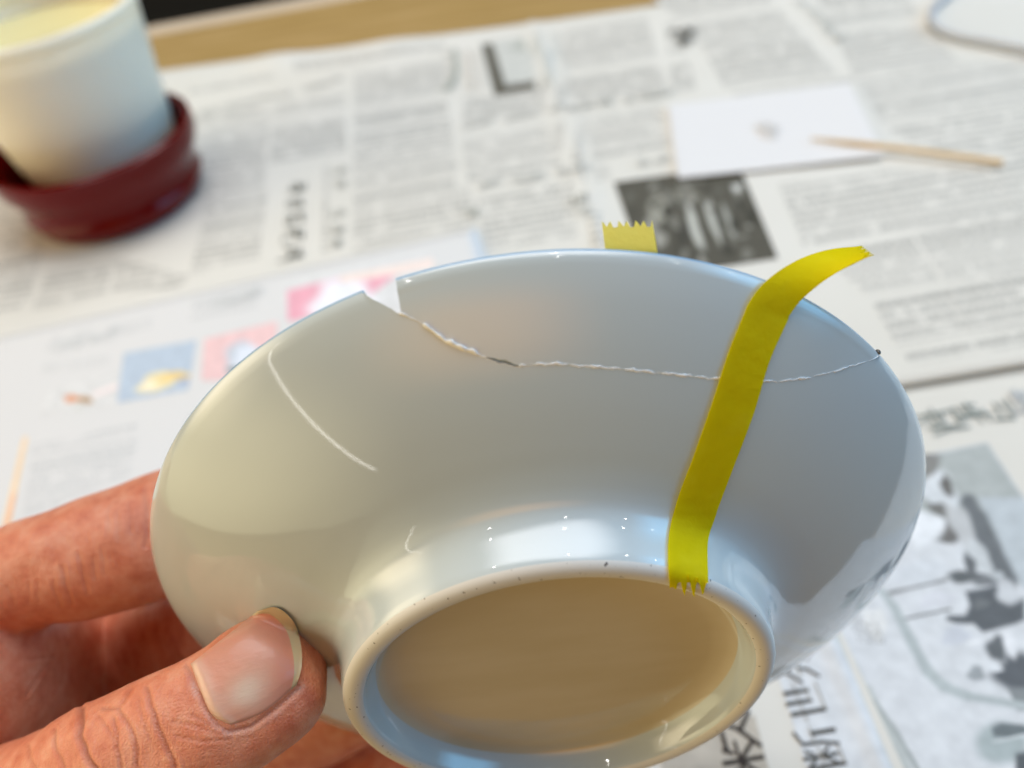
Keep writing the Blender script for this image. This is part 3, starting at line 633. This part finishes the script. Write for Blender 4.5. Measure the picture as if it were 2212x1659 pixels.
# lower sheet, with the photograph and the big headline
S2 = Sheet('newspaper', [(-330, 38), (330, 38), (330, 205), (-330, 205)], lambda x, y: 0.35 + 0.5 * math.exp(-((x - 70.5 - 0.02 * (y - 75)) / 2.5) ** 2) * (1 if y < 110 else math.exp(-((y - 110) / 12) ** 2)), m_paper, 'newspaper sheet nearest the viewer, with a large grey photograph and bold headline', 130, 40)
# upper sheet, all text columns
fe0, fe1 = tab(350, 160), tab(1500, 5)
fd = (fe1 - fe0) / np.linalg.norm(fe1 - fe0)
def s1_edge(x, y):                                   # the near edge lifts a little, the far edge ripples
    return 1.3 * math.exp(-((x - 52 - 0.03 * (y - 400)) / 4) ** 2) + 0.9 * math.exp(-((y - 452 + 0.05 * x) / 4) ** 2) + 1.6 * math.exp(-((y - 172) / 9) ** 2) * (x > 40) + 2.2 * math.exp(-((x + 118) / 16) ** 2) * math.exp(-((y - 548) / 16) ** 2) + 2.0 * math.exp(-((x + 40) / 22) ** 2) * math.exp(-((y - 540) / 16) ** 2)
a0 = fe0 - fd * 190; a1 = fe0 + fd * 720
S1 = Sheet('newspaper', [(-400, 178), (420, 166), a1[:2], a0[:2]], wave(1.0, 0.8, 1.0, s1_edge), m_paper, 'newspaper sheet covered in text columns, lying under the card and cup', 140, 70)
# colour flyer
f0, f1 = tab(0, 745), tab(1032, 508); fdir = (f1 - f0) / np.linalg.norm(f1 - f0)
n0 = f0 - fdir * 160
fn = np.array([fdir[1], -fdir[0], 0])
S3 = Sheet('colour_flyer', [(n0 + fn * 210)[:2], (f1 + fn * 210)[:2], f1[:2], n0[:2]], wave(3.6, 0.35, 2.0), m_flyer, 'white flyer with small blue and pink pictures, left of the bowl', 60, 40)

# --- S1 print
G = (96, 98, 92); LG = (165, 166, 160); DK = (70, 72, 66)
blocks = [[(430, 262), (580, 240), (566, 400), (400, 430)], [(600, 236), (742, 214), (742, 330), (590, 355)], [(455, 440), (575, 420), (555, 560), (420, 590)], [(700, 372), (712, 370), (712, 540), (698, 545)],
 [(775, 165), (950, 140), (960, 250), (775, 280)], [(775, 300), (965, 270), (980, 380), (775, 410)], [(775, 425), (975, 395), (990, 500), (775, 545)],
 [(1210, 75), (1390, 48), (1425, 180), (1235, 210)], [(1010, 310), (1225, 275), (1240, 360), (1020, 395)], [(1245, 270), (1425, 240), (1440, 325), (1260, 355)], [(1040, 440), (1230, 405), (1245, 520), (1060, 540)], [(1270, 480), (1320, 470), (1335, 540), (1280, 548)],
 [(1500, 60), (1680, 36), (1790, 160), (1570, 190)], [(1420, 0), (1630, -30), (1660, 15), (1470, 42)], [(1790, 40), (1960, 20), (2060, 140), (1850, 165)], [(1740, -40), (1900, -60), (1950, 5), (1785, 25)],
 [(1860, 180), (2060, 155), (2120, 240), (1910, 268)], [(2080, 150), (2300, 120), (2380, 210), (2140, 240)], [(1925, 285), (2130, 255), (2200, 335), (2000, 325)], [(2140, 255), (2330, 230), (2400, 320), (2200, 350)],
 [(1690, 410), (1880, 385), (1950, 500), (1740, 530)], [(1900, 380), (2110, 370), (2190, 480), (1970, 500)], [(2130, 368), (2330, 340), (2420, 450), (2210, 478)],
 [(1790, 560), (1960, 520), (2020, 615), (1870, 640)], [(1985, 515), (2200, 490), (2290, 590), (2045, 612)], [(1890, 660), (2030, 635), (2080, 725), (1940, 750)], [(2050, 632), (2300, 600), (2380, 700), (2100, 722)],
 [(1955, 768), (2085, 745), (2096, 775), (1970, 796)], [(2110, 742), (2330, 710), (2350, 740), (2120, 770)],
 [(0, 560), (90, 545), (60, 660), (-40, 690)], [(110, 590), (240, 570), (225, 640), (80, 670)], [(260, 580), (400, 610), (380, 625), (250, 635)], [(420, 200), (590, 168), (585, 178), (420, 210)], [(650, 140), (950, 100), (950, 112), (650, 158)], [(-40, 440), (20, 430), (90, 530), (0, 545)]]
S1.mt = m_text; S2.mt = m_text; S3.mt = m_ftext
blocks += [[(1255, 375), (1310, 366), (1320, 395), (1262, 404)], [(1440, 62), (1462, 58), (1500, 190), (1452, 200)], [(1010, 222), (1215, 196), (1220, 238), (1012, 268)], [(1250, 206), (1425, 182), (1432, 200), (1254, 228)], [(955, 425), (1015, 415), (1030, 505), (990, 512)], [(1590, 205), (1830, 172), (1838, 182), (1596, 214)], [(960, 120), (975, 118), (990, 210), (965, 214)], [(250, 560), (405, 600), (400, 606), (240, 580)]]
for b in blocks: S1.text(b)
S1.part('headline').row((445, 249), (705, 190), 13, 7.5, LG, (9,)); S1.part('headline').row((728, 178), (728, 178), 1, 8, LG)
S1.part('headline').row((651, 408), (634, 552), 5, 11, (84, 88, 78)); S1.part('headline').row((737, 376), (731, 535), 6, 7.5, (140, 142, 134), (2,))
L1 = Canvas(S1, [(1038, 96), (1200, 74), (1234, 186), (1068, 214)], (202, 202, 194), 60); L1.poly([(1040, 96), (1064, 94), (1092, 184), (1172, 172), (1180, 194), (1070, 214)], (92, 88, 76)); L1.blob(1130, 98, 24, 12, (176, 178, 168), -8); L1.finish()
S1.part('printed_rule').line([(983, 112), (988, 165), (970, 200), (955, 200)], [12, 12, 14, 10], (168, 172, 162)); S1.line([(1012, 115), (1022, 205)], 10, (205, 200, 190)); S1.line([(1035, 112), (1045, 202)], 6, (208, 204, 196))
S1.part('headline').pseudo(1474, 76, 14, DK, 9, .16); S1.pseudo(1478, 100, 13, DK, 9, .16)
S1.part('headline').row((1010, 282), (1225, 245), 10, 6.5, LG, (3, 7)); S1.part('headline').row((1245, 244), (1440, 212), 9, 7.5, (150, 152, 145), (4,))
S1.part('headline').row((1048, 412), (1265, 380), 10, 7, LG, (2, 6)); S1.part('headline').row((1390, 362), (1430, 354), 2, 7, LG)
S1.part('headline').pseudo(1255, 447, 9, (130, 132, 122), 9); S1.pseudo(1268, 470, 8, LG); S1.pseudo(1022, 475, 9, (160, 162, 152), 8)
S1.part('headline').row((1735, 20), (1810, 95), 5, 9, (165, 166, 158))
DP = [(1326, 404), (1596, 366), (1680, 566), (1400, 610)]
D1 = Canvas(S1, DP, (82, 79, 68), 90); D1.blob(1420, 455, 22, 34, (150, 148, 135), 10); D1.blob(1465, 425, 44, 13, (135, 132, 118), -10); D1.blob(1500, 490, 10, 52, (190, 190, 180), -18); D1.blob(1540, 475, 10, 46, (182, 182, 172), -18); D1.blob(1575, 480, 7, 40, (160, 160, 150), -20); D1.blob(1400, 510, 22, 34, (60, 57, 48)); D1.blob(1480, 505, 10, 30, (62, 60, 52)); 
for k in range(46):
    u, v = random.random(), random.random(); g_ = random.choice([58, 70, 96, 120, 150])
    D1.blob(1335 + 255 * u + 70 * v, 405 - 36 * u + 175 * v, random.uniform(4, 15), random.uniform(4, 22), (g_, g_ - 2, g_ - 12), random.uniform(-40, 10), 10)
D1.poly([(1580, 400), (1600, 398), (1600, 412), (1586, 414)], (205, 205, 198))
D1.finish()
S1.finish()
# --- S2 print
def K(x, y): return (1785.6 + .3402 * x, 1094.4 + .3402 * y)
P2 = Canvas(S2, [(1560, 1068), (2132, 957), (2720, 1842), (1860, 2050)], (216, 219, 221), 200)
P2.poly([(1790, 1030), (2132, 957), (2420, 1390), (2150, 1160)], (178, 183, 180)); P2.poly([K(960, -60), K(1253, -60), K(1500, 560), K(1253, 520), K(1180, 430), K(1080, 190)], (192, 199, 202))
P2.blob(1985, 1030, 58, 40, (222, 226, 228), 20); P2.blob(2035, 1075, 45, 26, (214, 218, 220), 30); P2.blob(2000, 1005, 26, 34, (140, 139, 135), 25)
P2.line([K(900, -30), K(960, 90), K(1040, 260), K(1150, 470)], [26, 42, 46, 38], (116, 120, 122)); P2.blob(*K(720, 20), 26, 14, (125, 124, 120), 25); P2.blob(*K(745, 190), 42, 13, (117, 116, 113), 4); P2.blob(*K(790, 130), 16, 20, (127, 125, 122))
P2.blob(2045, 1050, 12, 24, (114, 112, 108), -20)
P2.blob(*K(850, 110), 22, 48, (196, 198, 198), -28); P2.blob(*K(960, 320), 24, 38, (202, 206, 207), -38); P2.blob(*K(620, 140), 40, 34, (232, 235, 237)); P2.blob(*K(560, 420), 70, 24, (214, 218, 221), -8)
P2.blob(*K(880, 445), 40, 13, (104, 108, 109), 0); P2.blob(*K(910, 370), 12, 26, (111, 114, 116), -15); P2.blob(*K(1020, 470), 30, 12, (127, 130, 132)); P2.blob(*K(1090, 440), 14, 10, (190, 195, 197))
P2.poly([K(880, 540), K(1080, 500), K(1170, 580), K(1260, 580), K(1260, 720), K(1200, 745), K(990, 800), K(935, 745), K(830, 745), K(755, 720), K(770, 690), K(880, 690), K(910, 630)], (101, 105, 108)); P2.blob(*K(1150, 545), 22, 30, (205, 208, 210), -35); P2.blob(*K(980, 620), 18, 10, (120, 124, 125), -15)
P2.line([K(390, 552), K(760, 465)], 5, (108, 109, 108)); P2.line([K(495, 715), K(690, 668), K(790, 655)], [4, 4, 3], (93, 95, 93)); P2.blob(*K(820, 820), 30, 20, (204, 208, 214), -10); P2.blob(*K(700, 590), 40, 18, (216, 218, 222), -12)
P2.line([K(900, 870), K(1190, 785)], 3, (238, 240, 241)); P2.blob(*K(1080, 900), 22, 28, (108, 112, 114)); P2.blob(*K(1215, 1055), 50, 42, (101, 105, 109)); P2.blob(*K(950, 1060), 18, 17, (157, 162, 164)); P2.blob(*K(1170, 880), 14, 26, (228, 230, 232), -20); P2.blob(*K(1075, 1025), 14, 9, (222, 225, 227)); P2.poly([K(1150, 1150), K(1300, 1150), K(1300, 1300), K(1215, 1300)], (138, 143, 144))
P2.line([K(300, 480), K(430, 640), K(540, 860), K(640, 1040), K(740, 1140), K(900, 1205), K(1253, 1265), K(1400, 1280)], [10, 18, 20, 22, 22, 18, 14, 12], (182, 190, 190))
P2.line([K(60, 800), K(130, 930), K(250, 1170), K(380, 1420), K(520, 1750)], [10, 12, 16, 36, 44], (190, 195, 192)); P2.line([K(300, 1230), K(440, 1430), K(600, 1700)], [6, 8, 10], (170, 176, 174))
P2.blob(*K(1110, 1500), 56, 45, (172, 182, 182), 0, wob=.02); P2.poly([K(1045, 1400), K(1110, 1372), K(1260, 1385), K(1300, 1440), K(1180, 1470), K(1060, 1460)], (114, 122, 124)); P2.line([K(1060, 1500), K(1260, 1450)], 4, (206, 212, 212)); P2.poly([K(1200, 1570), K(1320, 1540), K(1320, 1700), K(1200, 1700)], (96, 101, 104))
P2.blob(*K(310, 740), 24, 34, (230, 231, 229), -20)
P2.c = P2.c ** 1.08; P2.finish()
S2.part('photo_caption')
for r_i in range(7):
    for c_i in range(8):
        if random.random() < .85: x0, y0 = K(140 + r_i * 26 + c_i * 9, 690 + c_i * 24 + r_i * 16 - r_i * 14); S2.blob(x0 + random.uniform(-1.5, 1.5), y0 + random.uniform(-1.5, 1.5), 2.6, 1.6, (132, 133, 130), random.uniform(-40, 40), 7, .3)
SE = [([(.03, .62), (.97, .62)], .04), ([(.25, .9), (.25, .1)], .115), ([(.25, .1), (.9, .1)], .05), ([(.5, .93), (.5, .35)], .11), ([(.75, .9), (.75, .33)], .11), ([(.5, .36), (.75, .36)], .035)]
DAN = [([(.1, .9), (.1, .07)], .1), ([(.1, .08), (.56, .08)], .05), ([(.32, .92), (.32, .16)], .085), ([(.15, .53), (.52, .53)], .05), ([(.17, .82), (.25, .66)], .07), ([(.47, .84), (.39, .67)], .07), ([(.30, .5), (.16, .24)], .06), ([(.34, .5), (.49, .3)], .07), ([(.9, .93), (.62, .82)], .075), ([(.62, .82), (.61, .4), (.52, .05)], .085), ([(.62, .55), (.98, .55)], .045), ([(.82, .55), (.82, .02)], .115)]
BUN = [([(.42, .93), (.31, .7), (.05, .48)], .08), ([(.58, .93), (.72, .68), (.97, .5)], .095), ([(.2, .46), (.75, .46)], .045), ([(.75, .46), (.70, .1)], .1), ([(.7, .1), (.58, .15)], .06), ([(.42, .45), (.36, .25), (.14, .04)], .08)]
KOME = [([(.5, .97), (.5, .0)], .13), ([(.04, .56), (.96, .56)], .11), ([(.2, .88), (.31, .67)], .12), ([(.8, .88), (.69, .67)], .12), ([(.44, .5), (.08, .1)], .12), ([(.56, .5), (.92, .1)], .12)]
SU = [([(.14, .86), (.82, .86)], .13), ([(.8, .86), (.56, .45), (.08, .04)], .13), ([(.5, .42), (.93, .05)], .13)]
S2.part('headline_panel').poly([(1420, 1566), (1630, 1548), (1675, 1720), (1440, 1740)], (186, 178, 164))
for (x_, y_, sz, st) in ((1769, 1617, 10.8, DAN), (1738, 1517, 10.6, SE), (1716, 1440, 10.6, BUN)): S2.part('headline_character').char(x_, y_, sz, st, (78, 75, 68), thin=(165, 163, 155))
for (x_, y_, sz, st) in ((1604, 1645, 10, KOME), (1590, 1583, 10, SU)): S2.part('headline_character').char(x_, y_, sz, st, (52, 44, 38))
for k, (x_, y_) in enumerate([(2003, 913), (2052, 905), (2108, 896), (2164, 884)]): S2.part('headline_character').pseudo(x_, y_, 10.5, (140, 146, 140), 9 if k != 3 else 5, .1)
S2.part('headline_character').pseudo(2220, 862, 9, (186, 188, 188)); S2.part('headline_character').pseudo(2225, 892, 9, (176, 178, 178))
S2.finish()
# --- flyer print
B3 = Canvas(S3, [(277, 778), (433, 750), (416, 858), (264, 886)], (186, 200, 214), 60, 'printed_picture'); B3.blob(338, 826, 40, 19, (244, 226, 172), -18); B3.blob(378, 812, 34, 9, (238, 208, 138), -6); B3.blob(322, 832, 16, 10, (252, 240, 208), -18); B3.blob(400, 822, 22, 6, (170, 176, 192), -5); B3.blob(330, 862, 40, 6, (172, 186, 204), -10); B3.finish()
C3 = Canvas(S3, [(450, 748), (606, 710), (606, 838), (444, 838)], (238, 200, 198), 60, 'printed_picture'); C3.blob(528, 775, 44, 36, (196, 204, 212)); C3.blob(536, 778, 34, 30, (226, 232, 242)); C3.blob(520, 800, 30, 10, (140, 150, 150)); C3.finish()
E3 = Canvas(S3, [(618, 630), (940, 558), (940, 660), (620, 712)], (224, 223, 221), 70, 'printed_picture'); E3.poly([(620, 628), (730, 600), (860, 590), (720, 700), (622, 706)], (238, 172, 186)).blob(745, 652, 72, 48, (242, 242, 246)).poly([(735, 596), (940, 556), (940, 578), (735, 612)], (245, 226, 216)); E3.finish()
F3 = Canvas(S3, [(110, 850), (270, 820), (262, 890), (100, 912)], (221, 220, 217), 50, 'printed_picture'); F3.blob(156, 861, 18, 8, (226, 158, 116)).blob(184, 864, 17, 7, (176, 140, 96), 5).blob(170, 880, 9, 11, (214, 214, 208)).line([(205, 852), (250, 835)], 10, (240, 226, 222)); F3.finish()
S3.part('printed_rule').line([(68, 958), (46, 1060), (22, 1180)], [10, 13, 17], (246, 216, 176)); S3.line([(45, 1080), (20, 1190)], [9, 13], (242, 190, 148))
for q in ([(130, 740), (330, 700), (325, 728), (120, 770)], [(430, 660), (560, 632), (556, 678), (425, 704)], [(90, 975), (300, 930), (290, 950), (85, 998)], [(90, 1010), (300, 965), (280, 1040), (70, 1130)], [(420, 910), (470, 900), (440, 960), (400, 970)], [(110, 800), (240, 780), (238, 800), (105, 820)]): S3.text(q)
S3.part('headline').row((150, 760), (250, 735), 4, 8, (206, 208, 206)); S3.row((480, 668), (560, 650), 4, 8, (206, 208, 206))
S3.finish()

# ------------------------------------------------------------------ white card, stick, glue dab
def slab(name, corners, z0, th, m, bevel=0.2, sag=0.0):
    c = [np.array(tab(*p, z=z0)[:2]) for p in corners]; n = 16; V = []
    for i in range(n + 1):
        for j in range(n + 1):
            u, v = i / n, j / n; q = (1-u)*(1-v)*c[0] + u*(1-v)*c[1] + u*v*c[2] + (1-u)*v*c[3]
            V.append((q[0], q[1], z0 + th + sag * ((2*u-1)**2 + (2*v-1)**2)))
    k = (n + 1) ** 2; V += [(a, b, z - th) for a, b, z in V]; F = grid_faces(n + 1, n + 1) + [tuple(reversed(f)) for f in grid_faces(n + 1, n + 1, off=k)]
    B = [i * (n + 1) for i in range(n + 1)] + [n * (n + 1) + j for j in range(1, n + 1)] + [i * (n + 1) + n for i in range(n - 1, -1, -1)] + list(range(n - 1, 0, -1))
    for a, b in zip(B, B[1:] + B[:1]): F.append((a, b, b + k, a + k))
    me = mesh(name, V, F, True, 40); fix_normals(me); return link(name, me, m)
m_card = mat('white_card', (0.80, 0.785, 0.77), 0.5); nc = noise(m_card, 400, 3); bump(m_card, nc.outputs[0], 0.05, 0.0003)
card = tag(slab('paper_card', [(1465, 389), (1908, 340), (1834, 184), (1444, 231)], 3.2, 0.5, m_card, sag=0.4), 'blank white card on the newspaper, under the end of a wooden stick', 'card')
def tube(name, pts, rad, m, parent=None, seg=16, cap=True):
    pts = np.array(pts, float); rad = np.array(rad if hasattr(rad, '__len__') else [rad] * len(pts), float); n = len(pts); V = []
    T = np.gradient(pts, axis=0); T /= np.linalg.norm(T, axis=1)[:, None]
    for k in range(n):
        a = np.cross(T[k], [0, 0, 1.0]); a /= np.linalg.norm(a); b = np.cross(a, T[k])
        for j in range(seg): t = 2 * math.pi * j / seg; V.append(pts[k] + rad[k] * (math.cos(t) * a + math.sin(t) * b))
    F = grid_faces(n, seg, closed_m=True)
    if cap: F += [tuple(range(seg)), tuple(range((n - 1) * seg, n * seg))]
    me = mesh(name, V, F, True, 50); fix_normals(me); return link(name, me, m, parent)
m_bamboo = mat('bamboo', (0.66, 0.48, 0.22), 0.45); nbm = noise(m_bamboo, 60, 4, stretch=(1, 12, 12)); rb_ = ramp(m_bamboo, nbm.outputs[0], [(.3, (.56, .38, .15)), (.7, (.74, .56, .30))]); lk(m_bamboo, rb_.outputs[0], P(m_bamboo).inputs['Base Color'])
t0, t1 = tab(1752, 299, 5.4), tab(2166, 351, 4.0)
us = np.linspace(0, 1, 30); pts = [t0 + (t1 - t0) * u + np.array([0, 0, 0.5 * math.sin(u * 3)]) for u in us]
tag(tube('bamboo_stick', pts, [0.45 + 0.85 * min(1, u / .3) for u in us], m_bamboo), 'thin wooden mixing stick lying half on the white card', 'stick')
bm = bmesh.new(); bmesh.ops.create_icosphere(bm, subdivisions=4, radius=1); c0 = tab(1655, 282, 3.75)
for v in bm.verts:
    r_ = 1 + .25 * math.sin(v.co.x * 3 + 1) + .2 * math.sin(v.co.y * 4 + v.co.x * 2); v.co = (Vector((v.co.x * 7 * r_, v.co.y * 7 * r_, v.co.z * 0.8)) + Vector(c0)) * MM
me = bpy.data.meshes.new('glue_dab'); bm.to_mesh(me); bm.free(); me.polygons.foreach_set('use_smooth', [True] * len(me.polygons))
m_dab = mat('mixed_glue', (0.84, 0.80, 0.75), 0.3, Transmission_Weight=0.3); tag(link('glue_dab', me, m_dab), 'thin beige smear of mixed glue on the white card', 'glue')

# ------------------------------------------------------------------ cup in red lacquer stand
def lathe(name, prof, c, m, parent=None, seg=96, sharp=45):
    V = []; k = len(prof)
    for i in range(seg):
        a = 2 * math.pi * i / seg
        for r, z in prof: V.append((c[0] + r * math.cos(a), c[1] + r * math.sin(a), c[2] + z))
    me = mesh(name, V, grid_faces(seg, k, closed_n=True), True, sharp); bm = bmesh.new(); bm.from_mesh(me); bmesh.ops.remove_doubles(bm, verts=bm.verts, dist=1e-7); bmesh.ops.recalc_face_normals(bm, faces=bm.faces); bm.to_mesh(me); bm.free()
    return link(name, me, m, parent)
HC = np.array([-189, 395, 2.3]); CC = np.array([-192, 408, 9.8])
m_lacq = mat('red_lacquer', (0.125, 0.002, 0.0015), 0.08, Specular_IOR_Level=0.22); nl_ = noise(m_lacq, 40, 3); bump(m_lacq, nl_.outputs[0], 0.06, 0.001)
stand = tag(lathe('cup_stand', [(0, 2), (34, 2), (38, 0.2), (41, 0), (43.5, 1.2), (45, 4), (46, 7.5), (46.6, 9), (44.8, 13), (45.0, 17), (48.4, 22), (51.0, 27), (51.8, 32), (51.2, 36.0), (49.2, 37), (47.8, 36), (47.0, 31), (45.5, 24), (43, 15), (40, 9), (36, 7), (0, 7)], HC, m_lacq), 'dark red lacquered wooden stand under the white cup', 'cup stand')
m_cup = mat('white_cup', (0.98, 0.89, 0.68), 0.4, Subsurface_Weight=0.4, Subsurface_Scale=0.012)
P(m_cup).inputs['Subsurface Radius'].default_value = (1.0, 0.95, 0.8)
ncp = noise(m_cup, 30, 3); bump(m_cup, ncp.outputs[0], 0.03, 0.001)
m_tea = mat('pale_tea', (0.80, 0.72, 0.36), 0.08)
cup = empty('teacup', CC, 'plain white cup of pale tea set in the red stand', 'cup')
RB, RT, ZT = 37.0, 48.0, 86.0
pr_ = [(0, 1.5), (RB - 5, 1.5), (RB - 3, 0.2), (RB - 1.2, 0.3), (RB, 1.8)] + [(RB + (RT - RB) * u ** 0.95, 1.8 + (ZT - 6 - 1.8) * u) for u in np.linspace(.05, 1, 18)]
pr_ += [(RT + .4, ZT - 5), (RT - 1.5, ZT - 5.2), (RT - 1.8, ZT - 8)] + [(RB - 2 + (RT - RB) * u ** 0.95, 4 + (ZT - 10) * u) for u in np.linspace(.95, 0, 14)] + [(0, 4)]
lathe('cup_body', pr_, CC, m_cup, cup)
lathe('rolled_lip', [(RT - 2.2, ZT - 5.0), (RT + .8, ZT - 5.1), (RT + 2.2, ZT - 4.0), (RT + 2.8, ZT - 2.2), (RT + 2.2, ZT - .6), (RT + .5, ZT), (RT - 1.4, ZT - .4), (RT - 2.4, ZT - 2), (RT - 2.2, ZT - 5.0)], CC, m_cup, cup)
lathe('tea', [(0, ZT - 12), (RT - 3.6, ZT - 12), (RT - 3.3, ZT - 11.6), (RT - 3.3, ZT - 20), (0, ZT - 20)], CC, m_tea, cup)

# ------------------------------------------------------------------ white cord at the top right
m_cord = mat('white_cord', (0.50, 0.52, 0.55), 0.4); nco = noise(m_cord, 300, 3); bump(m_cord, nco.outputs[0], 0.1, 0.0005)
cp = resample([tab(*p, z=4.2) for p in [(2130, -60), (2075, -30), (2036, 0), (2014, 22), (2012, 45), (2034, 67), (2074, 80), (2141, 92), (2212, 106), (2330, 130)]], 80)
tag(tube('cord', cp, 1.9, m_cord), 'white cord looping on the newspaper at the far right corner', 'cord')

# black cushion beyond the far edge of the table
m_black = mat('black_fabric', (0.006, 0.005, 0.003), 0.9, Specular_IOR_Level=0.1); nbk = noise(m_black, 300, 4); bump(m_black, nbk.outputs[0], 0.3, 0.0006)
V = []; n = 24
for i in range(n + 1):
    for j in range(n + 1):
        u, v = 2 * i / n - 1, 2 * j / n - 1; h = (1 - abs(u) ** 6) ** .5 * (1 - abs(v) ** 6) ** .5
        q = mid + ed * (u * 330 - 180) - en * (215 + v * 165); V.append((q[0], q[1], -90 + 38 * h))
k = len(V); V += [(a, b, -180 - z) for a, b, z in V]
me = mesh('black_cushion', V, grid_faces(n + 1, n + 1) + [tuple(reversed(f)) for f in grid_faces(n + 1, n + 1, off=k)]); bm = bmesh.new(); bm.from_mesh(me); bmesh.ops.remove_doubles(bm, verts=bm.verts, dist=1e-6); bmesh.ops.recalc_face_normals(bm, faces=bm.faces); bm.to_mesh(me); bm.free()
tag(link('black_cushion', me, m_black), 'black padded seat beyond the far table edge', 'cushion')
